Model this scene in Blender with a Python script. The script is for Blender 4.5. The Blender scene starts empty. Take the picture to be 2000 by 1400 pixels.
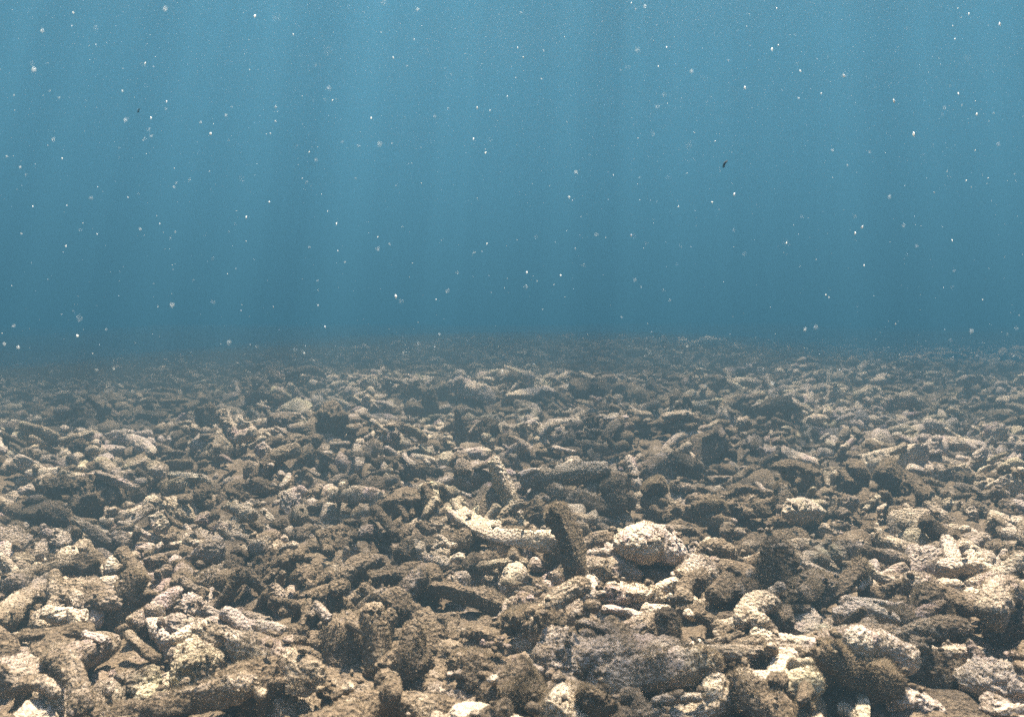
import bpy, math, random
import numpy as np
from mathutils import Vector, Matrix

S = bpy.context.scene
COL = S.collection
random.seed(7)
RNG = np.random.default_rng(7)

# ------------------------------------------------------------------ camera
CAM_Z, PITCH, FPX = 0.36, math.radians(2.85), 1540.0      # photo is 2000 x 1400 px
cd = bpy.data.cameras.new('camera')
cd.sensor_fit = 'HORIZONTAL'; cd.sensor_width = 36.0; cd.lens = FPX / 2000 * 36
cd.clip_start = 0.02; cd.clip_end = 500
cam = bpy.data.objects.new('camera', cd); COL.objects.link(cam)
cam.location = (0, 0, CAM_Z); cam.rotation_euler = (math.pi / 2 - PITCH, 0, 0)
S.camera = cam
cd.dof.use_dof = True; cd.dof.focus_distance = 1.05; cd.dof.aperture_fstop = 8.5

# ------------------------------------------------------------------ sky, sun, exposure
SUN_EL, SUN_AZ = math.radians(73), math.radians(12)      # azimuth from +Y (ahead) towards +X (right)
w = bpy.data.worlds.new('World'); S.world = w; w.use_nodes = True
wn = w.node_tree.nodes; wl = w.node_tree.links
bg = wn['Background']
sky = wn.new('ShaderNodeTexSky'); sky.sky_type = 'NISHITA'; sky.sun_disc = False
sky.dust_density = 1.5; sky.ozone_density = 0.3; sky.sun_elevation = SUN_EL; sky.sun_rotation = SUN_AZ
wl.new(sky.outputs[0], bg.inputs[0]); bg.inputs[1].default_value = 0.13
sd = bpy.data.lights.new('sun', 'SUN'); sd.energy = 5.0; sd.angle = math.radians(1.6); sd.color = (1.0, 0.88, 0.70)
sun = bpy.data.objects.new('sun', sd); COL.objects.link(sun)
to_sun = Vector((math.sin(SUN_AZ) * math.cos(SUN_EL), math.cos(SUN_AZ) * math.cos(SUN_EL), math.sin(SUN_EL)))
sun.rotation_euler = to_sun.to_track_quat('Z', 'Y').to_euler(); sun.location = to_sun * 8
vs = S.view_settings
vs.view_transform = 'Standard'; vs.look = 'None'; vs.gamma = 1; vs.use_curve_mapping = False
vs.exposure = 3.95
cy = S.cycles
cy.use_denoising = False
cy.max_bounces = 6; cy.diffuse_bounces = 3; cy.volume_bounces = 0; cy.transparent_max_bounces = 8
cy.sample_clamp_indirect = 0.6

# ------------------------------------------------------------------ numpy noise
def _hash(ix, iy, iz, seed):
    h = (ix * 374761393 + iy * 668265263 + iz * 2147483647 + seed * 974634777) & 0xffffffff
    h = ((h ^ (h >> 13)) * 1274126177) & 0xffffffff
    h = ((h ^ (h >> 16)) * 2246822519) & 0xffffffff
    return ((h ^ (h >> 15)) & 0xffffff) / float(0xffffff)
def vnoise(p, seed=0):
    p = np.asarray(p, float); i = np.floor(p).astype(np.int64); f = p - i
    f = f * f * f * (f * (f * 6 - 15) + 10)
    r = 0
    for dx in (0, 1):
        for dy in (0, 1):
            for dz in (0, 1):
                wgt = (f[..., 0] if dx else 1 - f[..., 0]) * (f[..., 1] if dy else 1 - f[..., 1]) * (f[..., 2] if dz else 1 - f[..., 2])
                r = r + wgt * _hash(i[..., 0] + dx, i[..., 1] + dy, i[..., 2] + dz, seed)
    return r * 2 - 1
def fbm(p, octs=4, seed=0, gain=0.5):
    a, r, s = 1.0, 0, 1.0
    for o in range(octs):
        r = r + a * vnoise(p * s + o * 17.3, seed + o); a *= gain; s *= 2.03
    return r

# ------------------------------------------------------------------ materials
def new_mat(name):
    m = bpy.data.materials.new(name); m.use_nodes = True
    nt = m.node_tree; nt.nodes.clear()
    return m, nt, nt.nodes, nt.links
def ramp(N, L, src, stops):
    r = N.new('ShaderNodeValToRGB'); L.new(src, r.inputs[0]); e = r.color_ramp.elements
    while len(e) > 2: e.remove(e[-1])
    for k, (p, c) in enumerate(stops):
        if k > 1: e.new(p)
        e[k].position = p; e[k].color = (*c, 1) if len(c) == 3 else c
    return r.outputs[0]
def noise(N, L, vec, scale, detail=4, rough=0.55):
    n = N.new('ShaderNodeTexNoise'); L.new(vec, n.inputs['Vector'])
    n.inputs['Scale'].default_value = scale; n.inputs['Detail'].default_value = detail; n.inputs['Roughness'].default_value = rough
    return n.outputs['Fac']
def math_(N, L, op, a, b=None):
    m = N.new('ShaderNodeMath'); m.operation = op
    for k, v in enumerate((a, b)):
        if v is None: continue
        if isinstance(v, (int, float)): m.inputs[k].default_value = v
        else: L.new(v, m.inputs[k])
    return m.outputs[0]
def mix(N, L, fac, a, b):
    m = N.new('ShaderNodeMix'); m.data_type = 'RGBA'
    for sock, v in ((m.inputs[0], fac), (m.inputs[6], a), (m.inputs[7], b)):
        if isinstance(v, tuple): sock.default_value = (*v, 1)
        elif isinstance(v, (int, float)): sock.default_value = v
        else: L.new(v, sock)
    return m.outputs[2]

PALE_A, PALE_B = (0.62, 0.505, 0.37), (0.47, 0.385, 0.325)
DARK_A, DARK_B = (0.10, 0.072, 0.047), (0.245, 0.185, 0.125)
def coral_mat(name, attr):
    m, nt, N, L = new_mat(name)
    out = N.new('ShaderNodeOutputMaterial'); b = N.new('ShaderNodeBsdfPrincipled'); L.new(b.outputs[0], out.inputs[0])
    g = N.new('ShaderNodeNewGeometry'); P = g.outputs['Position']
    if attr is None:
        tone = N.new('ShaderNodeValue'); tone.outputs[0].default_value = 0.85; tone = tone.outputs[0]
    else:
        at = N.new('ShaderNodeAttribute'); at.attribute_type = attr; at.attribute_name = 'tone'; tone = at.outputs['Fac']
    n1 = noise(N, L, P, 24, 5); n2 = noise(N, L, P, 130, 5, 0.65); n3 = noise(N, L, P, 7, 3); n4 = noise(N, L, P, 420, 3, 0.7)
    v = N.new('ShaderNodeTexVoronoi'); L.new(P, v.inputs['Vector']); v.inputs['Scale'].default_value = 260
    s = math_(N, L, 'ADD', math_(N, L, 'MULTIPLY', n1, 0.9), math_(N, L, 'MULTIPLY', n2, 0.75))
    s = math_(N, L, 'ADD', s, math_(N, L, 'MULTIPLY', n4, 0.22))
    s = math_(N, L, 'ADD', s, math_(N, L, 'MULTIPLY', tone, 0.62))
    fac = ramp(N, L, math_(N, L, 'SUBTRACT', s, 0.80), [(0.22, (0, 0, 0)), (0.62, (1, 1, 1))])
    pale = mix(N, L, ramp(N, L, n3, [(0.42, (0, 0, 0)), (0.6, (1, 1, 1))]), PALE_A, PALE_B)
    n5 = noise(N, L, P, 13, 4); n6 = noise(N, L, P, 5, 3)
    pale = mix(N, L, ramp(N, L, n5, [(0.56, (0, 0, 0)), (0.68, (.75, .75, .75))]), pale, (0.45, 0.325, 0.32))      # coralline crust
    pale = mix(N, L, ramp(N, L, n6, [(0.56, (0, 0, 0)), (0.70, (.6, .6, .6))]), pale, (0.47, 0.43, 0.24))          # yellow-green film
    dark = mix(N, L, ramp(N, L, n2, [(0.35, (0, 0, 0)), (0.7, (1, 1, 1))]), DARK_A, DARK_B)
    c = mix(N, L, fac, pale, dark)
    pores = ramp(N, L, v.outputs['Distance'], [(0.10, (0.22, 0.19, 0.15)), (0.36, (1, 1, 1))])
    mm = N.new('ShaderNodeMix'); mm.data_type = 'RGBA'; mm.blend_type = 'MULTIPLY'; mm.inputs[0].default_value = 0.6
    L.new(c, mm.inputs[6]); L.new(pores, mm.inputs[7]); L.new(mm.outputs[2], b.inputs['Base Color'])
    h = math_(N, L, 'ADD', math_(N, L, 'MULTIPLY', n4, 0.5), math_(N, L, 'ADD', math_(N, L, 'MULTIPLY', n2, 1.3), math_(N, L, 'MULTIPLY', v.outputs['Distance'], 0.7)))
    bp = N.new('ShaderNodeBump'); bp.inputs['Strength'].default_value = 1.0; bp.inputs['Distance'].default_value = 0.007
    L.new(h, bp.inputs['Height']); L.new(bp.outputs[0], b.inputs['Normal'])
    b.inputs['Roughness'].default_value = 0.9; b.inputs['Specular IOR Level'].default_value = 0.13
    return m
M_OBJ = coral_mat('encrusted_coral', 'OBJECT')
M_GEO = coral_mat('encrusted_coral_rubble', 'GEOMETRY')
M_BED = coral_mat('seabed_rubble', None)
def simple_mat(name, ca, cb, scale, trans=0.0, rough=0.9):
    m, nt, N, L = new_mat(name)
    out = N.new('ShaderNodeOutputMaterial'); b = N.new('ShaderNodeBsdfPrincipled')
    g = N.new('ShaderNodeNewGeometry'); n = noise(N, L, g.outputs['Position'], scale, 3)
    c = mix(N, L, ramp(N, L, n, [(0.35, (0, 0, 0)), (0.65, (1, 1, 1))]), ca, cb)
    L.new(c, b.inputs['Base Color']); b.inputs['Roughness'].default_value = rough; b.inputs['Specular IOR Level'].default_value = 0.13
    if trans:
        t = N.new('ShaderNodeBsdfTranslucent'); L.new(c, t.inputs[0]); ms = N.new('ShaderNodeMixShader'); ms.inputs[0].default_value = trans
        L.new(b.outputs[0], ms.inputs[1]); L.new(t.outputs[0], ms.inputs[2]); L.new(ms.outputs[0], out.inputs[0])
    else: L.new(b.outputs[0], out.inputs[0])
    return m
M_TURF = simple_mat('turf_algae', (0.17, 0.128, 0.082), (0.36, 0.290, 0.200), 60, 0.5)
M_SNOW = simple_mat('marine_snow', (0.85, 0.85, 0.82), (0.75, 0.76, 0.75), 90, 0.5, 0.5)
M_DARKBIT = simple_mat('dark_debris', (0.02, 0.02, 0.02), (0.05, 0.045, 0.04), 300)

# ------------------------------------------------------------------ mesh helpers
def mesh_np(name, V, F, mat, smooth=True, tone=None):
    """V (n,3); F list of index arrays (m,3) / (m,4)"""
    me = bpy.data.meshes.new(name)
    F = [f for f in F if len(f)]
    loops = np.concatenate([f.ravel() for f in F]).astype(np.int32)
    tot = np.concatenate([np.full(len(f), f.shape[1], np.int32) for f in F])
    start = np.concatenate([[0], np.cumsum(tot)[:-1]]).astype(np.int32)
    me.vertices.add(len(V)); me.vertices.foreach_set('co', np.ascontiguousarray(V, np.float32).ravel())
    me.loops.add(len(loops)); me.loops.foreach_set('vertex_index', loops)
    me.polygons.add(len(tot)); me.polygons.foreach_set('loop_start', start); me.polygons.foreach_set('loop_total', tot)
    me.polygons.foreach_set('use_smooth', np.full(len(tot), smooth))
    if tone is not None:
        a = me.attributes.new('tone', 'FLOAT', 'POINT'); a.data.foreach_set('value', np.ascontiguousarray(tone, np.float32))
    me.materials.append(mat); me.update(calc_edges=True)
    return me

def tube(seed, L, R, nu, nv, bend=0.15, taper=0.2, lump=0.22, cap=0.4, curve=None, facet=2):
    """a broken coral finger along +X, from x=0 to L, axis bent; returns V, quads, tris"""
    rng = np.random.default_rng(seed)
    u = np.linspace(0, 1, nu)
    e = min(0.5, cap * R / L * 1.6)
    u = np.where(u < .5, .5 * (2 * u) ** 1.35, 1 - .5 * (2 * (1 - u)) ** 1.35)
    d = np.maximum(0, np.abs(2 * u - 1) - (1 - 2 * e)) / (2 * e)
    prof = np.maximum(1 - d ** 2.6, 0) ** 0.5
    prof *= 1 - taper * u + 0.10 * np.sin(u * rng.uniform(4, 9) + rng.uniform(0, 6))
    if curve is None:
        b1, b2 = rng.normal(0, bend, 2); ph = rng.uniform(0, 6.28)
        cy_ = L * (b1 * (u * (1 - u)) * 2 + 0.25 * bend * np.sin(u * 5 + ph))
        cz_ = L * (b2 * (u * (1 - u)) * 1.2)
        cx_ = L * u
    else:
        P = np.array(curve, float); t = np.linspace(0, 1, len(P))
        def sm(k):
            a = np.interp(u, t, P[:, k])
            for _ in range(3): a[1:-1] = (a[:-2] + 2 * a[1:-1] + a[2:]) / 4
            return a
        cx_, cy_, cz_ = sm(0), sm(1), sm(2)
    C = np.stack([cx_, cy_, cz_], 1)
    T = np.gradient(C, axis=0); T /= np.linalg.norm(T, axis=1)[:, None] + 1e-9
    up = np.array([0.03, 0.02, 1.0]); B = np.cross(up, T); B /= np.linalg.norm(B, axis=1)[:, None] + 1e-9; Nn = np.cross(T, B)
    th = np.linspace(0, 2 * np.pi, nv, endpoint=False)
    ecc = 1 + 0.12 * np.cos(2 * th + rng.uniform(0, 6))
    rad = R * prof[:, None] * ecc[None]
    dirs = B[:, None] * np.cos(th)[None, :, None] + Nn[:, None] * np.sin(th)[None, :, None]
    V = C[:, None] + dirs * rad[..., None]
    o = rng.uniform(0, 100, 3)
    q = V / R
    n = 0.55 * fbm(q * 0.75 + o, 2, seed) + 0.42 * fbm(q * 1.9 + o, 2, seed + 9) + 0.34 * fbm(q * 4.6 + o, 2, seed + 5)
    if nu > 30: n = n - 0.42 * np.clip(0.25 - np.abs(vnoise(q * 6.5 + o, seed + 8)), 0, 1) * 2 + .22 * fbm(q * 10 + o, 2, seed + 4)
    ridg = 0.35 * (0.5 - np.abs(vnoise(q * 3.1 + o, seed + 3)))
    nd = dirs * prof[:, None, None] + T[:, None] * (np.sign(2 * u - 1) * np.clip(d, 0, 1) ** 2)[:, None, None] * 0.8
    V = V + nd * (lump * R * (n + ridg))[..., None]
    if facet:                                        # broken faces
        ctr = C.mean(0); X = V - ctr; axd = C[-1] - C[0]; axd /= np.linalg.norm(axd) + 1e-9
        for _ in range(facet):
            nrm = rng.normal(0, 1, 3); nrm -= axd * (nrm @ axd) * (.35 if L < 3.2 * R else .92); nrm /= np.linalg.norm(nrm)
            dd = X @ nrm; lim = np.percentile(dd, rng.uniform(82, 95))
            X = X - np.maximum(dd - lim, 0)[..., None] * nrm * .8
        V = X + ctr
    V[0] = V[0].mean(0); V[-1] = V[-1].mean(0)
    V = V.reshape(-1, 3)
    i = np.arange(nu - 1)[:, None] * nv; j = np.arange(nv)[None]; jn = (j + 1) % nv
    Q = np.stack([i + j, i + nv + j, i + nv + jn, i + jn], -1).reshape(-1, 4)[:, ::-1]
    return V, Q

def join(parts):
    Vs, Qs, o = [], [], 0
    for V, Q in parts:
        Vs.append(V); Qs.append(Q + o); o += len(V)
    return np.concatenate(Vs), np.concatenate(Qs)

def rot_to(V, ax, org):
    """place a +X piece so that it points along ax from org"""
    ax = np.array(ax, float); ax /= np.linalg.norm(ax)
    up = np.array([0, 0, 1.0]) if abs(ax[2]) < .9 else np.array([0, 1.0, 0])
    y = np.cross(up, ax); y /= np.linalg.norm(y); z = np.cross(ax, y)
    return V @ np.stack([ax, y, z]) + np.array(org)

def vnormals(V, Q):
    n = np.cross(V[Q[:, 2]] - V[Q[:, 0]], V[Q[:, 3]] - V[Q[:, 1]])
    N = np.zeros_like(V)
    for k in range(4): np.add.at(N, Q[:, k], n)
    return N / (np.linalg.norm(N, axis=1)[:, None] + 1e-12)

def spikes(V, Q, count, ln, seed, zmin=-0.3, wd=0.0004):
    """thin algae filaments standing off the surface"""
    rng = np.random.default_rng(seed)
    N = vnormals(V, Q)
    a = np.linalg.norm(np.cross(V[Q[:, 2]] - V[Q[:, 0]], V[Q[:, 3]] - V[Q[:, 1]]), axis=1)
    cl = np.clip(0.5 + 1.2 * fbm(V[Q[:, 0]] * 45 + seed % 31, 2, seed), 0.02, 1.5)
    wgt = a * cl * (N[Q[:, 0], 2] > zmin)
    wgt /= wgt.sum()
    f = rng.choice(len(Q), count, p=wgt)
    uv = rng.random((count, 2))
    p = (V[Q[f, 0]] * ((1 - uv[:, :1]) * (1 - uv[:, 1:])) + V[Q[f, 1]] * (uv[:, :1] * (1 - uv[:, 1:])) + V[Q[f, 2]] * uv[:, :1] * uv[:, 1:] + V[Q[f, 3]] * ((1 - uv[:, :1]) * uv[:, 1:]))
    n = N[Q[f, 0]] + rng.normal(0, 0.45, (count, 3)) + np.array([0.15, -0.1, 0.35])
    n /= np.linalg.norm(n, axis=1)[:, None]
    t = np.cross(n, rng.normal(0, 1, (count, 3))); t /= np.linalg.norm(t, axis=1)[:, None]
    l = ln * rng.uniform(0.4, 1.3, (count, 1)); w_ = wd * rng.uniform(0.6, 1.6, (count, 1))
    p = p - n * 0.0006
    VV = np.stack([p - t * w_, p + t * w_, p + n * l], 1).reshape(-1, 3)
    return VV, np.arange(count * 3).reshape(-1, 3)

# ------------------------------------------------------------------ seabed height
def smooth01(x): x = np.clip(x, 0, 1); return x * x * (3 - 2 * x)
MOUNDS = [(1.35, 6.3, 0.9, 0.8, .12), (1.5, 4.0, .55, .4, .07), (-0.1, 3.3, .55, .35, .055), (.45, 3.4, .35, .3, .045),
          (2.1, 3.3, .5, .35, .06), (-1.6, 2.7, .4, .3, .03), (-.9, 3.6, .5, .4, .09), (0.35, 2.1, .35, .25, .03), (-.25, 7, 1.6, 1.0, .12), (.75, 2.6, .3, .25, .035), (-.55, 1.9, .3, .25, .03), (3.4, 5.2, .9, .6, .10)]
def base_h(x, y):
    x = np.asarray(x, float); y = np.asarray(y, float)
    h = -0.03 * np.log1p(np.exp((-x - .6) * 4)) / 4 * smooth01((y - 1) / 3)
    h = np.maximum(h, -0.35)
    for mx, my, sx, sy, a in MOUNDS: h = h + a * np.exp(-((x - mx) / sx) ** 2 - ((y - my) / sy) ** 2)
    p = np.stack([x, y, np.zeros_like(x)], -1)
    h = h + 0.028 * fbm(p * 2.3, 2, 5) + 0.010 * fbm(p * 7.0, 2, 11)
    return h

# ------------------------------------------------------------------ pixel <-> space
cp, sp = math.cos(PITCH), math.sin(PITCH)
def ray(px, py):
    a, b = (px - 1000) / FPX, (700 - py) / FPX
    return np.array([a, cp + b * sp, -sp + b * cp])
def ground(px, py, z=0.045):
    d = ray(px, py)
    for _ in range(6):
        t = (z - CAM_Z) / d[2]; q = d * t
        i, j = int((q[0] - GX0) / CELL), int((q[1] - GY0) / CELL)
        ok = 4 < i < H.shape[0] - 4 and 4 < j < H.shape[1] - 4
        z = 0.5 * z + 0.5 * (float(np.percentile(H[i - 3:i + 4, j - 3:j + 4], 50 if q[1] < 1.1 else 75)) if ok else float(base_h(q[0], q[1])) + 0.05)
    return np.array([q[0], q[1], z])
def at_depth(px, py, y):
    d = ray(px, py); t = y / d[1]
    return np.array([d[0] * t, y, CAM_Z + d[2] * t])
def project(P):
    P = np.asarray(P); x, y, z = P[..., 0], P[..., 1], P[..., 2] - CAM_Z
    dep = y * cp - z * sp; upv = y * sp + z * cp
    return 1000 + FPX * x / dep, 700 - FPX * upv / dep, dep

# ------------------------------------------------------------------ structure: seabed, water surface
def seabed():
    r = np.concatenate([np.linspace(0.02, 0.4, 8, endpoint=False), np.geomspace(0.4, 60, 300)])
    th = np.radians(np.concatenate([np.linspace(-55, 55, 330), np.linspace(55, 305, 80)[1:-1]]))
    Rg, Tg = np.meshgrid(r, th, indexing='ij')
    X, Y = Rg * np.sin(Tg), Rg * np.cos(Tg)
    Z = base_h(X, Y)
    p = np.stack([X, Y, np.zeros_like(X)], -1)
    Z = Z + 0.010 * np.abs(fbm(p * 22, 2, 21)) + 0.004 * fbm(p * 60, 2, 23)
    far = smooth01((Rg - 6) / 4)
    Z = Z + far * (0.05 * np.abs(fbm(p * 3.1, 3, 31)) + 0.02 * fbm(p * 9, 2, 33))
    nu, nv = Rg.shape
    i = np.arange(nu - 1)[:, None] * nv; j = np.arange(nv)[None]; jn = (j + 1) % nv
    Q = np.stack([i + j, i + jn, i + nv + jn, i + nv + j], -1).reshape(-1, 4)[:, ::-1]
    me = mesh_np('seabed', np.stack([X, Y, Z], -1).reshape(-1, 3), [Q], M_BED)
    o = bpy.data.objects.new('seabed', me); COL.objects.link(o); o['kind'] = 'structure'
    o['label'] = 'brown seabed under the broken coral, fading into blue water'; o['category'] = 'seabed'
seabed()

WATER_Z = 2.7
def water_surface():
    n = 260; x = np.linspace(-60, 60, n); X, Y = np.meshgrid(np.sign(x) * np.abs(x / 60) ** 1.6 * 60, np.sign(x) * np.abs(x / 60) ** 1.6 * 60, indexing='ij')
    p = np.stack([X, Y, 0 * X], -1)
    Z = WATER_Z + 0.02 * fbm(p * 1.3, 3, 71) + 0.02 * np.sin(X * 1.1 + Y * 2.3)
    i = np.arange(n - 1)[:, None] * n; j = np.arange(n - 1)[None]
    Q = np.stack([i + j, i + n + j, i + n + j + 1, i + j + 1], -1).reshape(-1, 4)
    m, nt, N, L = new_mat('rippled_water')
    out = N.new('ShaderNodeOutputMaterial'); t = N.new('ShaderNodeBsdfTransparent')
    g = N.new('ShaderNodeNewGeometry'); P = g.outputs['Position']
    wn_ = N.new('ShaderNodeTexNoise'); wn_.inputs['Scale'].default_value = 1.6; wn_.inputs['Detail'].default_value = 2; L.new(P, wn_.inputs['Vector'])
    va = N.new('ShaderNodeVectorMath'); va.operation = 'MULTIPLY_ADD'; va.inputs[1].default_value = (0.7, 0.7, 0.0)
    L.new(wn_.outputs['Color'], va.inputs[0]); L.new(P, va.inputs[2])
    v1 = N.new('ShaderNodeTexVoronoi'); v1.feature = 'DISTANCE_TO_EDGE'; v1.voronoi_dimensions = '2D'; v1.inputs['Scale'].default_value = 2.6; L.new(va.outputs[0], v1.inputs['Vector'])
    v2 = N.new('ShaderNodeTexVoronoi'); v2.feature = 'DISTANCE_TO_EDGE'; v2.voronoi_dimensions = '2D'; v2.inputs['Scale'].default_value = 6.5; L.new(va.outputs[0], v2.inputs['Vector'])
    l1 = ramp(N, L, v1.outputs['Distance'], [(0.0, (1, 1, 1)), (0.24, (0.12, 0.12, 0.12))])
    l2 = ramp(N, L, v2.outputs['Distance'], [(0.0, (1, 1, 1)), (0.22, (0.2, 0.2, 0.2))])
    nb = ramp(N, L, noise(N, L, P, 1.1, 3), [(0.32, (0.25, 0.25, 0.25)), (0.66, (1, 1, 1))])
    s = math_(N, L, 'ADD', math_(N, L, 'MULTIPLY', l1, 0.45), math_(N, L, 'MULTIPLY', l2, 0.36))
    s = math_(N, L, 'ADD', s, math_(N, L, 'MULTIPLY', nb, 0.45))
    r = ramp(N, L, s, [(0.22, (0.10, 0.10, 0.10)), (0.46, (0.36, 0.36, 0.36)), (0.70, (1, 1, 1))])  # made-up cell pattern in the transparency shapes sun into dapples and shafts
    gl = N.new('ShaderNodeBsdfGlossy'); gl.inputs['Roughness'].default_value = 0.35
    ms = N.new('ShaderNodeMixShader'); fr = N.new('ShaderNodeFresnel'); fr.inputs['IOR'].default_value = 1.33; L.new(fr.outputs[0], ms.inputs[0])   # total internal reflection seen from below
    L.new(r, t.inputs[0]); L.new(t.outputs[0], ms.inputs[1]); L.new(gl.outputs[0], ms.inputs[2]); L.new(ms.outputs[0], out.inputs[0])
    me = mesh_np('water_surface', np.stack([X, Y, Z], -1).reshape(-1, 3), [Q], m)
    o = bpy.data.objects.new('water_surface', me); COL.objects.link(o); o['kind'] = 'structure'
    o['label'] = 'rippled sea surface overhead with a painted pattern dappling the sunlight'; o['category'] = 'water'
water_surface()

# ------------------------------------------------------------------ height map used to lay the rubble down
CELL = 0.008; GX0, GY0, GX1, GY1 = -8.8, 0.25, 8.8, 10.6
gx = np.arange(GX0, GX1, CELL); gy = np.arange(GY0, GY1, CELL)
_c = 4
bx, by = np.meshgrid(gx[::_c], gy[::_c], indexing='ij')
H = np.repeat(np.repeat(base_h(bx, by), _c, 0), _c, 1)[:len(gx), :len(gy)].copy()
BLOCK = np.zeros(H.shape, bool)
def cell(x, y): return int((x - GX0) / CELL), int((y - GY0) / CELL)
def hat(x, y):
    i, j = cell(x, y)
    if 0 <= i < H.shape[0] and 0 <= j < H.shape[1]: return H[i, j]
    return float(base_h(x, y))
def stamp(p, r, block=False):
    k = max(1, int(r / CELL)); i, j = cell(p[0], p[1])
    if i - k < 0 or j - k < 0 or i + k + 1 >= H.shape[0] or j + k + 1 >= H.shape[1]: return
    a = np.arange(-k, k + 1) * CELL; d2 = a[:, None] ** 2 + a[None] ** 2
    z = np.where(d2 < r * r, p[2] + np.sqrt(np.maximum(r * r - d2, 0)) * 0.8, -9)
    s = (slice(i - k, i + k + 1), slice(j - k, j + k + 1))
    H[s] = np.maximum(H[s], z)
    if block: BLOCK[s] |= d2 < r * r

# ------------------------------------------------------------------ rubble shapes (several levels of detail)
LODS = {'hi': (64, 50), 'mid': (20, 14), 'low': (9, 8), 'tiny': (6, 6)}
SPECS = []                                   # (name, L, R, builder args)
rs = random.Random(3)
for k in range(14): SPECS.append(('coral_branch', rs.uniform(.06, .125), rs.uniform(.012, .019), dict(bend=rs.uniform(.1, .3), taper=rs.uniform(0, .4), lump=.25), None))
for k in range(9):  SPECS.append(('coral_stub', rs.uniform(.038, .06), rs.uniform(.0135, .019), dict(bend=.08, taper=rs.uniform(-.1, .3), lump=.3, cap=.35, facet=4), None))
for k in range(6):  SPECS.append(('forked_coral', rs.uniform(.075, .115), rs.uniform(.012, .0165), dict(bend=.15, taper=.2, lump=.25), (rs.uniform(.35, .65), rs.choice((-1, 1)) * rs.uniform(.6, 1.1), rs.uniform(.35, .55))))
for k in range(9):  SPECS.append(('coral_chunk', rs.uniform(.05, .08), rs.uniform(.02, .031), dict(bend=.05, taper=rs.uniform(-.1, .3), lump=.42, cap=.8, facet=7), None))
def build_shape(k, lod):
    name, L, R, kw, fork = SPECS[k]; nu, nv = LODS[lod]
    if name == 'coral_stub' and lod != 'hi': nu = max(6, int(nu * .7))
    parts = [tube(100 + k, L, R, nu, nv, **kw)]
    if fork:
        u, ang, fl = fork
        V, Q = tube(300 + k, L * fl, R * .85, max(6, nu // 2), nv, bend=.1, taper=.3, lump=.25)
        c = parts[0][0].reshape(nu, nv, 3)[int(u * (nu - 1))].mean(0)
        parts.append((rot_to(V, (math.cos(ang), math.sin(ang), .25), c), Q))
    parts = [(V - np.array([L / 2, 0, 0]), Q) for V, Q in parts]
    if lod == 'hi': HI_PARTS[k] = parts
    return join(parts)
HI_PARTS = {}
SHAPE = {(k, l): build_shape(k, l) for k in range(len(SPECS)) for l in LODS}
BR = [k for k, s in enumerate(SPECS) if s[0] == 'coral_branch']; ST = [k for k, s in enumerate(SPECS) if s[0] == 'coral_stub']
FK = [k for k, s in enumerate(SPECS) if s[0] == 'forked_coral']; CH = [k for k, s in enumerate(SPECS) if s[0] == 'coral_chunk']

PIECES = []     # dict(k, M(3x3), loc, tone, furry)
# sunlit and dim patches painted into coral tone, partly real pale debris: (px, py, sx, sy, change)
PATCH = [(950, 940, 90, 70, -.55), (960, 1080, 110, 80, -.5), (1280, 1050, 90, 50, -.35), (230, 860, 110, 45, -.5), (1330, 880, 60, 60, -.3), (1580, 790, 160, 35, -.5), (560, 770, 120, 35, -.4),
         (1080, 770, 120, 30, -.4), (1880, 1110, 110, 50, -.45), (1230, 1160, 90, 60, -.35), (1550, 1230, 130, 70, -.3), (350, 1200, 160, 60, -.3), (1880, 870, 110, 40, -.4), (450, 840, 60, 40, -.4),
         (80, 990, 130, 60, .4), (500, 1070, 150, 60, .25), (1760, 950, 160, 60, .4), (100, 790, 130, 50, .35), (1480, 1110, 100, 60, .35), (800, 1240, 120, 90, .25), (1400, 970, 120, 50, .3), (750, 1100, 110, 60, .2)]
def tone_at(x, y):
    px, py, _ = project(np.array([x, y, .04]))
    return _tone(x, y) + sum(a * math.exp(-((px - u) / sx) ** 2 - ((py - v) / sy) ** 2) for u, v, sx, sy, a in PATCH)  # own tone plus the painted sunlit and dim patches
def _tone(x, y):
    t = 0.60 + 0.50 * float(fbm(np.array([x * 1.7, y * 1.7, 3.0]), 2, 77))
    return t + .30 * float(smooth01((y - 2.2) / 3.0))
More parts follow.
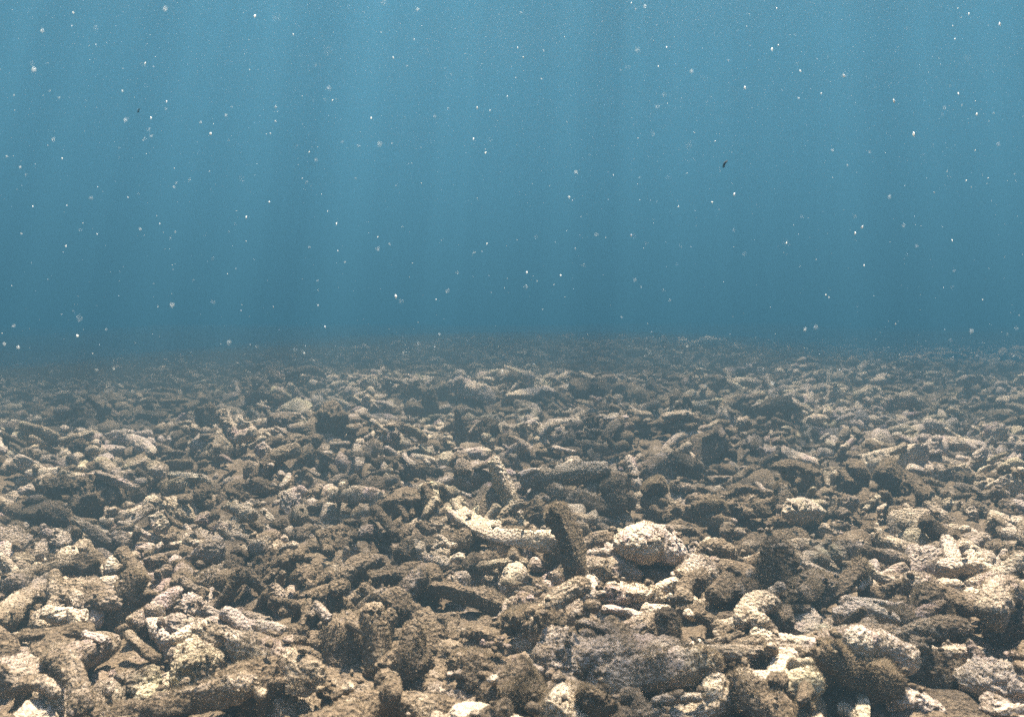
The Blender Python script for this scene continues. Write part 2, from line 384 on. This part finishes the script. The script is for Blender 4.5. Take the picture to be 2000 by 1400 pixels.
def drop(x, y, big=1.0, force=None):
    i, j = cell(x, y)
    if BLOCK[i, j] and big > .6: return
    u = random.random()
    k = random.choice(BR if u < .40 else ST if u < .62 else FK if u < .74 else CH) if force is None else random.choice(force)
    name, L, R, _, _ = SPECS[k]
    s = big * min(1.9, max(.55, math.exp(random.gauss(-.16, .24)))); L *= s; R *= s
    yaw = random.uniform(0, 2 * math.pi)
    # the rubble lies roughly combed across the view, as the photo shows
    if random.random() < .45: yaw = random.gauss(0.25 if x > 0 else -.2, .5) + random.choice((0, math.pi))
    c, s_ = math.cos(yaw), math.sin(yaw)
    ts = np.linspace(-.5, .5, 7) * L * .9
    hs = np.array([hat(x + t * c, y + t * s_) for t in ts])
    if big > .6 and any(BLOCK[cell(x + t * c, y + t * s_)] for t in ts if GX0 < x + t * c < GX1 and GY0 < y + t * s_ < GY1): return
    ia, ib = int(np.argmax(hs[:4])), 3 + int(np.argmax(hs[3:]))
    if ib == ia: ib = min(6, ia + 2)
    pitch = math.atan2(hs[ib] - hs[ia], max(ts[ib] - ts[ia], .02)); pitch = max(-.7, min(.7, pitch)) * .8 + random.gauss(0, .08)
    if name in ('coral_branch', 'coral_stub') and random.random() < .05: pitch = random.uniform(.5, 1.2)
    z = (hs[ia] + hs[ib]) / 2 + R * random.uniform(.05, .5)
    if abs(pitch) > .7: z = hs[3] + L * .3 * math.sin(abs(pitch))
    if y < .8 and abs(pitch) > .35: return
    if z + R * .6 - float(base_h(x, y)) > MAXPILE + (.0 if y < 1.4 else .03): return
    M = Matrix.Rotation(yaw, 3, 'Z') @ Matrix.Rotation(-pitch, 3, 'Y') @ Matrix.Rotation(random.uniform(0, 6.28), 3, 'X')
    ax = np.array(M @ Vector((1, 0, 0)))
    P = np.array([x, y, z])
    for t in np.linspace(-.45, .45, max(3, int(L / (R * 1.1)))): stamp(P + ax * t * L, R)
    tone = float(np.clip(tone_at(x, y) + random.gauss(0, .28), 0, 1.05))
    PIECES.append(dict(k=k, M=np.array(M) * s, scale=s, rot=M, loc=P, tone=tone, land=None))
def zone(y0, y1, dens, big, force=None):
    half = lambda y: .80 * y + .25
    area = .8 * (y1 * y1 - y0 * y0) + .5 * (y1 - y0)
    for _ in range(int(area * dens)):
        while True:
            y = random.uniform(y0, y1)
            if random.random() < half(y) / half(y1): break
        drop(random.uniform(-half(y), half(y)), y, big, force)
MAXPILE = .055
zone(5.0, 10, 80, 1.45); zone(2.3, 5.0, 180, 1.1); zone(.40, 2.3, 330, 1.0); zone(.40, 1.1, 280, .85); zone(.40, 1.6, 320, .5)

# ------------------------------------------------------------------ pieces one can pick out in the photograph
# (kind, mode, points in photo pixels, thickness px, tone, fur 0..1, short phrase, label)
LAND = [
 ('coral_branch','stand',[(1012,1012),(985,950),(962,893)],40,.25,.15,'the mottled leaning branch','tall mottled pale and brown coral branch leaning up from mid rubble'),
 ('coral_branch','stand',[(1138,1135),(1120,1060),(1078,985)],50,.95,.6,'the dark crooked upright branch','dark crooked upright coral branch casting shade in the centre'),
 ('coral_stump','stand',[(1500,1165),(1510,1110),(1522,1052)],64,1.05,1,'the dark furry stump','thick dark furry coral stump standing right of centre'),
 ('coral_stump','stand',[(225,1212),(245,1165),(285,1118)],52,1.0,.5,'the dark leaning slab','dark slab-like coral stump leaning right among pale rubble'),
 ('coral_stump','stand',[(1838,1228),(1818,1180),(1792,1140)],70,.8,1,'the brown tufted stump','broad brown tufted coral stump near the right edge'),
 ('coral_branch','lie',[(-40,1322),(90,1290),(212,1250)],66,.45,.2,'the thick pale log','thick pale log-like coral branch running off the left edge'),
 ('coral_branch','lie',[(325,1228),(470,1238),(570,1275),(612,1345)],62,.5,.5,'the long arched branch','long arched furry coral branch bending down in front'),
 ('coral_branch','lie',[(1150,1325),(1270,1300),(1405,1284)],66,.35,.9,'the long bristly branch','long pale bristly coral branch lying crosswise in front'),
 ('coral_branch','lie',[(1425,1305),(1500,1350),(1590,1420)],66,.6,.7,'the slanting furry branch','furry brown coral branch slanting down to the bottom edge'),
 ('coral_boulder','lie',[(1215,1050),(1275,1052),(1335,1075)],78,.1,.05,'the smooth pale dome','smooth pale domed coral boulder right of the crooked branch'),
 ('coral_stump','stand',[(840,806),(841,785),(844,760)],35,1.05,.2,'the small black block','small blackish upright block of coral in the middle distance'),
 ('coral_boulder','lie',[(880,757),(912,755),(960,772)],44,.05,0,'the pale peaked boulder','pale peaked coral boulder on the far rise'),
 ('coral_slab','lie',[(1000,758),(1045,755),(1085,765)],42,.02,0,'the pale flat slab','pale flat coral slab lying beside the peaked boulder'),
 ('coral_stump','stand',[(462,858),(445,825),(428,800)],34,.3,.1,'the pale leaning post','pale leaning post of coral on the left slope'),
 ('rounded_coral','stand',[(404,830),(401,812),(399,795)],38,1.05,.4,'the dark ball-like knob','dark ball-like coral knob touching the pale leaning post'),
 ('coral_stump','stand',[(950,878),(942,855),(958,818)],48,1.05,.8,'the dark horned stump','dark furry horned coral stump behind the mottled branch'),
 ('coral_stub','stand',[(912,862),(908,845),(904,815)],24,1.0,.3,'the thin dark spike','thin dark spike of coral beside the horned stump'),
 ('coral_branch','stand',[(562,922),(535,895),(502,872)],32,.2,.1,'the pale propped finger','pale propped coral finger tilting left over rubble'),
 ('coral_branch','lie',[(480,935),(520,950),(570,930)],34,.7,.3,'the brown crossed piece','brown coral piece lying across below the propped finger'),
 ('rounded_coral','stand',[(1531,990),(1530,968),(1529,945)],38,.75,1,'the round fuzzy knob','small round fuzzy coral knob standing on end'),
 ('coral_stump','stand',[(1204,992),(1200,965),(1190,935)],52,1.0,.8,'the squat dark stump','squat dark furry stump behind the smooth dome'),
 ('rounded_coral','lie',[(1254,946),(1276,944),(1302,947)],46,1.0,.8,'the furry round knob','furry dark round knob beside the squat stump'),
 ('coral_boulder','lie',[(1305,915),(1335,912),(1366,918)],46,.9,.3,'the dark rounded boulder','dark rounded boulder of coral farther back right of centre'),
 ('coral_branch','lie',[(878,985),(960,1030),(1098,1052)],40,.12,.2,'the long pale branch','long pale bleached coral branch lying at the foot of the leaning one'),
 ('coral_branch','lie',[(648,962),(700,955),(752,966)],34,.45,.3,'the grey-topped bar','straight coral bar with pale top and dark flank left of centre'),
 ('coral_boulder','lie',[(1000,1202),(1045,1195),(1095,1208)],82,.95,.8,'the large dark lump','large dark furry lump of coral in the near middle'),
 ('coral_stub','stand',[(1312,1262),(1306,1225),(1298,1186)],40,.95,.4,'the dark upright stub','dark smooth upright stub wedged between pale chunks'),
 ('coral_boulder','stand',[(1090,1318),(1092,1270),(1098,1222)],80,.25,.2,'the pale upright block','big pale upright coral block near the bottom centre'),
 ('coral_boulder','lie',[(888,1284),(925,1272),(968,1280)],62,.85,.8,'the moss-topped chunk','brown moss-topped coral chunk left of the pale upright block'),
 ('coral_boulder','lie',[(938,1345),(1000,1338),(1068,1350)],82,1.0,1,'the dark shaggy lump','dark shaggy coral lump at the bottom centre'),
 ('coral_boulder','lie',[(1048,1385),(1100,1368),(1160,1385)],80,.2,.4,'the pale rounded lump','pale rounded coral lump cut by the bottom edge'),
 ('rounded_coral','lie',[(1140,1362),(1160,1358),(1192,1366)],54,1.0,.5,'the dark round nub','dark round nub of coral against the pale rounded lump'),
 ('coral_boulder','lie',[(1600,1275),(1672,1285),(1750,1330)],88,.95,1,'the dark shaggy mass','dark shaggy coral mass in the near right corner'),
 ('coral_boulder','lie',[(1545,1140),(1590,1132),(1640,1145)],66,.75,.8,'the fuzzy rounded lump','fuzzy rounded lump right behind the dark furry stump'),
 ('coral_branch','lie',[(105,1160),(160,1145),(230,1165)],58,.7,.1,'the round-backed log','round-backed grey coral log left of the leaning slab'),
 ('coral_branch','lie',[(-20,1215),(40,1165),(110,1120)],50,.6,.2,'the slanting grey log','grey coral log slanting up from the left edge'),
 ('coral_boulder','lie',[(1362,988),(1425,978),(1495,992)],56,.95,.8,'the long dark hump','long dark low hump of coral behind the furry stump'),
 ('coral_boulder','lie',[(1120,760),(1152,755),(1186,762)],36,1.0,.3,'the far dark hump','dark rounded hump on the far rise'),
 ('coral_boulder','lie',[(1200,768),(1228,764),(1262,775)],34,.9,.1,'the far two-toned lump','two-toned coral lump beside the far dark hump'),
 ('coral_boulder','lie',[(1540,995),(1572,985),(1608,1000)],50,.08,0,'the pinkish white rock','pinkish white coral rock below the round fuzzy knob'),
 ('coral_branch','lie',[(22,980),(80,988),(135,1002)],44,1.0,.4,'the black log','blackish coral log on the dim left side'),
 ('coral_boulder','lie',[(1712,925),(1755,935),(1815,955)],50,1.0,1,'the black furry mound','black furry mound of coral at mid right'),
 ('coral_stub','stand',[(845,992),(838,970),(828,948)],32,.95,.3,'the short dark peg','short dark peg of coral left of the pale branch'),
 ('coral_branch','lie',[(215,850),(255,856),(300,880)],26,.05,0,'the white fork','whitish broken coral finger on the left slope'),
 ('coral_branch','lie',[(1760,860),(1850,868),(1930,872)],24,.1,0,'the thin white branch','thin whitish coral branch lying crosswise far right'),
 ('coral_branch','lie',[(1480,880),(1530,890),(1600,905)],26,.1,0,'the pale double finger','pale slender coral finger lying right of the dark boulder'),
 ('coral_boulder','lie',[(1480,788),(1520,785),(1560,795)],36,1.0,.3,'the far black hump','blackish hump in the hazy distance at right'),
 ('coral_branch','lie',[(160,1385),(230,1330),(310,1310)],60,.5,.3,'the stubby diagonal log','stubby coral log pointing diagonally at the bottom left'),
 ('coral_branch','lie',[(300,1365),(400,1340),(505,1312)],56,.55,.8,'the bristle-edged branch','bristle-edged coral branch below the long arched one'),
 ('coral_boulder','lie',[(1180,1160),(1230,1150),(1290,1158)],60,.2,.3,'the pale knobbly lump','pale knobbly coral lump in front of the crooked branch'),
 ('coral_boulder','lie',[(1830,1100),(1870,1095),(1930,1112)],42,.05,.1,'the pale saddle rock','pale saddle-shaped coral rock near the right edge'),
 ('coral_branch','stand',[(735,1290),(735,1235),(722,1180)],50,.65,.1,'the grey standing block','grey pitted standing block of coral left of centre'),
 ('coral_branch','stand',[(800,1300),(806,1255),(812,1215)],52,.9,.2,'the dark pitted block','dark pitted block leaning on the grey standing one'),
 ('coral_branch','lie',[(1660,1250),(1720,1245),(1790,1290)],50,.2,.1,'the lilac smooth branch','smooth lilac-grey coral branch above the shaggy mass'),
]
def place_land():
    for n, (kind, mode, pts, th, tone, fur, phrase, label) in enumerate(LAND):
        if mode == 'lie':
            P = []
            for (px, py) in pts:
                g = ground(px, py + th * .45); P.append(g)
            P = np.array(P); dep = P[:, 1].mean(); R = th / 2 / FPX * math.hypot(dep, CAM_Z)
            for q in P: q[2] = q[2] + R * .45
            if kind in ('coral_boulder', 'coral_slab', 'rounded_coral'):
                P[1, 2] += R * .2
        else:
            g = ground(*pts[0]); y = g[1]; R = th / 2 / FPX * math.hypot(y, CAM_Z)
            P = [at_depth(px, py, y + k * .012) for k, (px, py) in enumerate(pts)]
            P[0][2] -= .012; P = np.array(P)
        loc = P[0].copy() if mode == 'stand' else P.mean(0)
        seg = np.diff(P, axis=0); L = float(np.linalg.norm(seg, axis=1).sum())
        t = np.linspace(0, 1, 9); cur = np.stack([np.interp(t, np.linspace(0, 1, len(P)), P[:, c]) for c in range(3)], 1)
        hi = th > 45 or mode == 'stand'
        lump = .32 if kind in ('coral_branch', 'coral_stub') else .4
        if 'smooth' in label: lump = .16
        nu, nv = (84, 64) if hi else (48, 36)
        seglen = max(L, 2 * R)
        V, Q = tube((1960 if 'domed' in label else 900) + n, seglen, R * (1.05 if mode == 'lie' else .95), nu, nv, taper=.15 if mode == 'lie' else .08, lump=lump,
                    cap=.6 if mode == 'stand' else .75 if lump < .3 else 1.3, curve=cur, facet=0 if 'smooth' in label else 3 if lump < .3 else 6)
        if kind == 'coral_slab': V[:, 2] = loc[2] + (V[:, 2] - loc[2]) * .6
        extra = []
        if 'horned' in label:
            V2, Q2 = tube(77, .05, R * .5, 24, 20, lump=.3); extra.append(('side_horn', rot_to(V2, (-.55, 0, 1), cur[3] + np.array([-.01, 0, 0])), Q2))
        if 'peaked' in label:
            V2, Q2 = tube(79, R * 2.6, R * .8, 24, 20, lump=.35, taper=.6); extra.append(('peak', rot_to(V2, (-.15, .1, 1), cur[4] - np.array([0.01, 0, R * .8])), Q2))
        if kind == 'coral_stump' and R > .018:
            V2, Q2 = tube(60 + n, R * 3, R * .85, 26, 24, lump=.35); extra.append(('side_branch', rot_to(V2, (-1, -.1, .25) if n % 2 == 0 else (1, -.2, .3), cur[1]), Q2))
        for c in cur: stamp(c, R * 1.15, block=True)
        # nothing is piled up right in front of it
        for c0 in cur[::2]:
            reach = min(.13 * c0[1], .32)
            for t_ in np.arange(0, reach, .012):
                q = c0 - c0 / math.hypot(c0[0], c0[1]) * t_
                i, j = cell(q[0], q[1]); kk = max(1, int(R * .8 / CELL))
                if i > kk and j > kk: BLOCK[i - kk:i + kk + 1, j - kk:j + kk + 1] = True
        PIECES.append(dict(land=n, V=V - loc, Q=Q, loc=loc, tone=tone, R=R, L=L, fur=fur, k=None, extra=[(a, v - loc, q) for a, v, q in extra]))
zone(1.2, 4.5, 6, 1.45, CH)
place_land()
MAXPILE = .052
zone(5.0, 10, 30, 1.3); zone(2.3, 5.0, 90, 1.0); zone(.40, 2.3, 170, .85); zone(.40, 2.3, 300, .5); zone(2.3, 4.2, 120, .55)

# ------------------------------------------------------------------ which pieces show largest: a coarse point-splat depth image
def choose(limit):
    W_, H_ = 400, 280
    ids, xs, ys, ds = [], [], [], []
    for n, p in enumerate(PIECES):
        if p['loc'][1] > 5: continue
        V = p['V'] + p['loc'] if p['land'] is not None else SHAPE[(p['k'], 'mid')][0] @ p['M'].T + p['loc']
        px, py, d = project(V)
        ok = (px > 0) & (px < 2000) & (py > 0) & (py < 1400) & (d > .05)
        ids.append(np.full(ok.sum(), n)); xs.append(px[ok]); ys.append(py[ok]); ds.append(d[ok])
    ids = np.concatenate(ids); xs = np.concatenate(xs); ys = np.concatenate(ys); ds = np.concatenate(ds)
    cellid = (ys / 5).astype(int) * W_ + (xs / 5).astype(int)
    o = np.lexsort((ds, cellid)); cs = cellid[o]
    first = np.r_[True, cs[1:] != cs[:-1]]
    win = ids[o][first]
    cnt = np.bincount(win, minlength=len(PIECES))
    cx = np.bincount(win, weights=xs[o][first], minlength=len(PIECES)) / np.maximum(cnt, 1)
    cyy = np.bincount(win, weights=ys[o][first], minlength=len(PIECES)) / np.maximum(cnt, 1)
    for n, p in enumerate(PIECES): p['px'], p['py'], p['cnt'] = cx[n], cyy[n], cnt[n]
    cand = sorted([n for n, p in enumerate(PIECES) if p['land'] is None], key=lambda n: -cnt[n])[:limit]
    return set(cand)
CHOSEN = choose(300 - 10)

# ------------------------------------------------------------------ make the single pieces
def link(name, me, parent=None):
    o = bpy.data.objects.new(name, me); COL.objects.link(o)
    if parent: o.parent = parent
    return o
ME_HI, ME_FUR = {}, {}
ORD = ['', 'second ', 'third ', 'fourth ', 'fifth ', 'sixth ', 'seventh ', 'eighth ', 'ninth ', 'tenth ']
for n, p in enumerate(PIECES):
    if p['land'] is None: continue
    kind, mode, pts, th, tone, fur, phrase, label = LAND[p['land']]
    o = link(kind, mesh_np(kind, p['V'], [p['Q']], M_OBJ)); o.location = p['loc']
    o['tone'] = float(tone); o['label'] = label; o['category'] = 'coral piece' if kind not in ('coral_boulder', 'coral_slab') else 'coral rock'
    o['group'] = 'coral rubble on the seabed'
    for a, v, q in p['extra']: link(a, mesh_np(a, v, [q], M_OBJ), o)['tone'] = float(tone)
    if fur > 0:
        p['V'], p['Q'] = join([(p['V'], p['Q'])] + [(v, q) for a, v, q in p['extra']])
        cnt = int(900 + 4200 * fur * min(1.0, (p['R'] / .02) ** 2)) if p['loc'][1] < 1.8 else int(500 * fur + 60)
        ln = .0028 + .0018 * fur
        V, F = spikes(p['V'], p['Q'], cnt, ln, 500 + n)
        t = link('algae_turf', mesh_np('algae_turf', V, [F], M_TURF, False), o)
SIZE = lambda s: 'stubby' if s < .055 else 'short' if s < .085 else 'mid-length' if s < .12 else 'long'
TONE = lambda t: 'bleached pale' if t < .25 else 'mottled cream' if t < .5 else 'brown-stained' if t < .78 else 'dark algae-coated'  # tone includes the painted sunlit and dim patches
NOUN = {'coral_branch': 'coral finger', 'coral_stub': 'coral nub', 'forked_coral': 'forked coral twig', 'coral_chunk': 'coral lump'}
landp = [(p['px'] or 0, p['py'] or 0, LAND[p['land']][6], np.mean([q[0] for q in LAND[p['land']][2]]), np.mean([q[1] for q in LAND[p['land']][2]])) for p in PIECES if p['land'] is not None]
keys = {}
for n in sorted(CHOSEN):
    p = PIECES[n]; name, L, R, _, _ = SPECS[p['k']]; s = p['scale']
    best = min(landp, key=lambda q: math.hypot((q[3] - p['px']), 1.6 * (q[4] - p['py'])))
    dx, dy = p['px'] - best[3], 1.6 * (p['py'] - best[4])
    rel = ('left of' if dx < 0 else 'right of') if abs(dx) > 1.7 * abs(dy) else ('below' if dy > 0 else 'above') if abs(dy) > 1.7 * abs(dx) else ('below and ' if dy > 0 else 'above and ') + ('left of' if dx < 0 else 'right of')
    keys.setdefault((SIZE(L * s), TONE(p['tone']), NOUN[name], rel, best[2]), []).append((math.hypot(dx, dy), n))
LABEL = {}
for (a, b, c, rel, ph), v in keys.items():
    for r, (_, n) in enumerate(sorted(v)):
        LABEL[n] = f'{a} {b} {c} {rel} {ph}' if len(v) == 1 else f'{ORD[r]}nearest {a} {b} {c} {rel} {ph}'
for n in sorted(CHOSEN):
    p = PIECES[n]; k = p['k']; name = SPECS[k][0]
    if k not in ME_HI:
        V, Q = SHAPE[(k, 'hi')]
        ME_HI[k] = [mesh_np(name if not m else 'side_branch', v, [q], M_OBJ) for m, (v, q) in enumerate(HI_PARTS[k])]
        Vf, Ff = spikes(V, Q, 1900, .0034, 700 + k, zmin=-2); ME_FUR[k] = mesh_np('algae_turf', Vf, [Ff], M_TURF, False)
    o = link(name, ME_HI[k][0]); o.matrix_world = Matrix.Translation(Vector(p['loc'])) @ (p['rot'].to_4x4() @ Matrix.Scale(p['scale'], 4))
    o['tone'] = p['tone']; o['label'] = LABEL[n]; o['category'] = 'coral piece'; o['group'] = 'coral rubble on the seabed'
    for me in ME_HI[k][1:]: link('side_branch', me, o)['tone'] = p['tone']
    if p['tone'] > .3 and p['loc'][1] < 2.0:
        t = link('algae_turf', ME_FUR[k], o)

# ------------------------------------------------------------------ the rest of the rubble, one mass
Vs, Qs, Ts, off = [], [], [], 0
FV, FF, foff = [], [], 0
for n, p in enumerate(PIECES):
    if p['land'] is not None or n in CHOSEN: continue
    d = p['loc'][1]; lod = 'mid' if d < 1.7 else 'low' if d < 4.5 else 'tiny'
    if d < 1.7 and p['cnt'] == 0: lod = 'low'
    V0, Q = SHAPE[(p['k'], lod)]; V = V0 @ p['M'].T + p['loc']
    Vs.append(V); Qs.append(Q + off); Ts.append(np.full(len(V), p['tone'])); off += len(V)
    if p['tone'] > .4 and d < 1.7 and p['cnt'] > 0:
        v, f = spikes(V, Q, 170, .0034, n); FV.append(v); FF.append(f + foff); foff += len(v)
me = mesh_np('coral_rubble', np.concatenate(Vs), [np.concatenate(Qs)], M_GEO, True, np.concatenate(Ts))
o = link('coral_rubble', me); o['kind'] = 'stuff'; o['label'] = 'mass of small broken coral rubble covering the seabed'; o['category'] = 'coral rubble'
o = link('algae_turf', mesh_np('algae_turf', np.concatenate(FV), [np.concatenate(FF)], M_TURF, False)); o['kind'] = 'stuff'
o['label'] = 'fine brown turf algae furring the small rubble'; o['category'] = 'algae'

# coral grit in the gaps
gv = []
for k in range(6):
    V, Q = tube(40 + k, .016, .006, 6, 6, lump=.6, cap=.8, facet=5); gv.append((V - np.array([.008, 0, 0]), Q))
Vs, Qs, Ts, off = [], [], [], 0
for _ in range(3800):
    y = .42 + 3.2 * random.random() ** 1.3; x = random.uniform(-1, 1) * (.75 * y + .1)
    V, Q = random.choice(gv); s = random.uniform(.3, .9)
    M = np.array(Matrix.Rotation(random.uniform(0, 6.28), 3, 'Z') @ Matrix.Rotation(random.uniform(-.6, .6), 3, 'Y')) * s
    z = hat(x, y) + .001
    Vs.append(V @ M.T + np.array([x, y, z])); Qs.append(Q + off); off += len(V); Ts.append(np.full(len(V), random.uniform(.45, 1.0)))
o = link('coral_grit', mesh_np('coral_grit', np.concatenate(Vs), [np.concatenate(Qs)], M_GEO, True, np.concatenate(Ts))); o['kind'] = 'stuff'
o['label'] = 'small pale coral crumbs lying in the gaps of the rubble'; o['category'] = 'coral grit'

# ------------------------------------------------------------------ drifting particles
BRIGHT = [(143,25,5),(498,32,6),(573,68,4),(284,124,4),(768,113,5),(1011,94,4),(1022,112,4),(1241,18,5),(1233,6,4),(1517,17,5),(1508,97,7),(1520,89,5),(1563,139,5),
 (1455,172,6),(1604,183,5),(1648,148,7),(1746,198,6),(1785,262,7),(1872,183,6),(1908,223,7),(1953,48,7),(1892,28,4),(1865,77,4),(1286,130,4),(1302,93,4),
 (932,211,5),(957,216,4),(725,231,5),(325,199,4),(295,231,4),(411,262,5),(520,262,3),(604,297,4),(925,272,4),(948,299,5),(121,310,4),(250,386,4),(481,425,5),
 (526,395,4),(657,437,5),(660,490,3),(773,579,7),(635,638,5),(151,656,7),(951,476,5),(1198,342,3),(1246,360,3),(1397,276,3),(1434,380,5),(1391,395,4),(1325,404,5),
 (1233,460,6),(1684,444,8),(1670,456,5),(1594,507,4),(1688,519,4),(1749,633,4),(1640,722,4),(1930,348,4),(1887,353,4),(1860,470,4),(1095,538,5),(1029,532,5),(471,607,3),
 (534,600,3),(312,437,3),(64,403,4),(738,463,3),(774,363,3),(1118,392,3),(991,188,4),(1246,270,3),(1082,556,3),(1124,485,3),(1613,576,4),(1536,475,4)]
SOFT = [(1375,155,22),(1306,346,18),(1648,146,12),(1275,262,12),(1890,113,12),(1534,475,10),(155,622,14),(280,125,14),(640,100,14),(540,35,16),(1860,560,12),(1345,285,10)]
_ico = np.array([(1,0,0),(-1,0,0),(0,1,0),(0,-1,0),(0,0,1),(0,0,-1)], float)
_icf = np.array([(0,2,4),(2,1,4),(1,3,4),(3,0,4),(2,0,5),(1,2,5),(3,1,5),(0,3,5)])
Vs, Fs, off = [], [], 0
def speck(P, r):
    global off
    M = np.array(Matrix.Rotation(random.uniform(-.5, .5), 3, 'Y') @ Matrix.Rotation(random.uniform(0, 6), 3, 'Z'))
    V = (_ico * np.array([r * random.uniform(.6, 1), r * random.uniform(.5, 1), r * random.uniform(.9, 1.6)]) * RNG.uniform(.7, 1.2, (6, 1))) @ M.T + P
    Vs.append(V); Fs.append(_icf + off); off += 6
for (px, py, s) in BRIGHT:
    y = random.uniform(.75, 1.35); speck(at_depth(px, py, y), s * .47 / FPX * y)
for _ in range(2300):
    y = random.uniform(.35, 2.6); px, py = random.uniform(-300, 2300), random.uniform(-200, 760)
    P = at_depth(px, py, y)
    if P[2] < .15: continue
    speck(P, random.choice((.0003, .0004, .0005, .0006)) * random.uniform(.6, 1.2))
for k in range(16):
    px, py = (SOFT[k][0], SOFT[k][1]) if k < len(SOFT) else (random.uniform(0, 2000), random.uniform(0, 640))
    y = random.uniform(.22, .40); speck(at_depth(px, py, y), random.uniform(.0002, .0004))
o = link('marine_snow', mesh_np('marine_snow', np.concatenate(Vs), [np.concatenate(Fs)], M_SNOW)); o['kind'] = 'stuff'
o['label'] = 'tiny white particles drifting in the blue water'; o['category'] = 'marine snow'
for (px, py, s, lb) in ((1415, 328, 9, 'dark drifting speck high in the water right of centre'), (270, 220, 5, 'tiny dark drifting speck in the upper left water')):
    V, Q = tube(5 + s, s * 1.7 / FPX * .8, s * .35 / FPX * .8, 10, 8, bend=.3, taper=.6, lump=.3)
    o = link('drifting_debris', mesh_np('drifting_debris', rot_to(V, (.4, 0, 1), (0, 0, 0)), [Q], M_DARKBIT)); o.location = at_depth(px, py, .8)
    o['label'] = lb; o['category'] = 'debris'

# ------------------------------------------------------------------ the water itself
def haze(name, z0, z1, colour, density, label):
    x = 62.0 if name == 'haze' else 61.0
    V = np.array([(sx * x, sy * x, z) for z in (z0, z1) for sx, sy in ((-1, -1), (1, -1), (1, 1), (-1, 1))])
    F = np.array([(3, 2, 1, 0), (4, 5, 6, 7), (0, 1, 5, 4), (1, 2, 6, 5), (2, 3, 7, 6), (3, 0, 4, 7)])
    if name == 'silt_haze':                       # its top rolls gently over the bed
        n = 241; g = np.linspace(-1, 1, n); g = np.sign(g) * np.abs(g) ** 2.2 * x
        X, Y = np.meshgrid(g, g, indexing='ij'); p = np.stack([X, Y, 0 * X], -1)
        Z = np.clip(z1 + .075 * fbm(p * .55, 3, 91), z1 - .07, .325)
        V = np.concatenate([np.stack([X, Y, Z], -1).reshape(-1, 3), np.stack([X, Y, 0 * X + z0], -1).reshape(-1, 3)])
        i = np.arange(n - 1)[:, None] * n; j = np.arange(n - 1)[None]
        T = np.stack([i + j, i + n + j, i + n + j + 1, i + j + 1], -1).reshape(-1, 4)
        e = np.arange(n - 1); rim = np.concatenate([e, (n - 1) + e * n, n * n - 1 - e, (n - 1 - e) * n]); nx = np.roll(rim, -1)
        F = np.concatenate([T, T[:, ::-1] + n * n, np.stack([rim, nx, nx + n * n, rim + n * n], -1)])
    m, nt, N, L = new_mat(name)
    out = N.new('ShaderNodeOutputMaterial'); pv = N.new('ShaderNodeVolumePrincipled')
    pv.inputs['Color'].default_value = (*colour, 1); pv.inputs['Density'].default_value = density
    pv.inputs['Anisotropy'].default_value = 0.26; pv.inputs['Absorption Color'].default_value = (0, 0, 0, 1)
    L.new(pv.outputs[0], out.inputs['Volume'])
    o = link(name, mesh_np(name, V, [F], m, False)); o['kind'] = 'stuff'
    o['label'] = label; o['category'] = 'water'
haze('haze', -1.6, WATER_Z - .1, (0.023, 0.075, 0.121), 0.31, 'hazy blue sea water filling the whole view')
haze('silt_haze', -1.4, .26, (0.058, 0.059, 0.050), 0.32, 'brownish grey silt hanging low over the rubble')
print('PIECES', len(PIECES), 'tris', sum(len(q) * 2 for q in Qs))
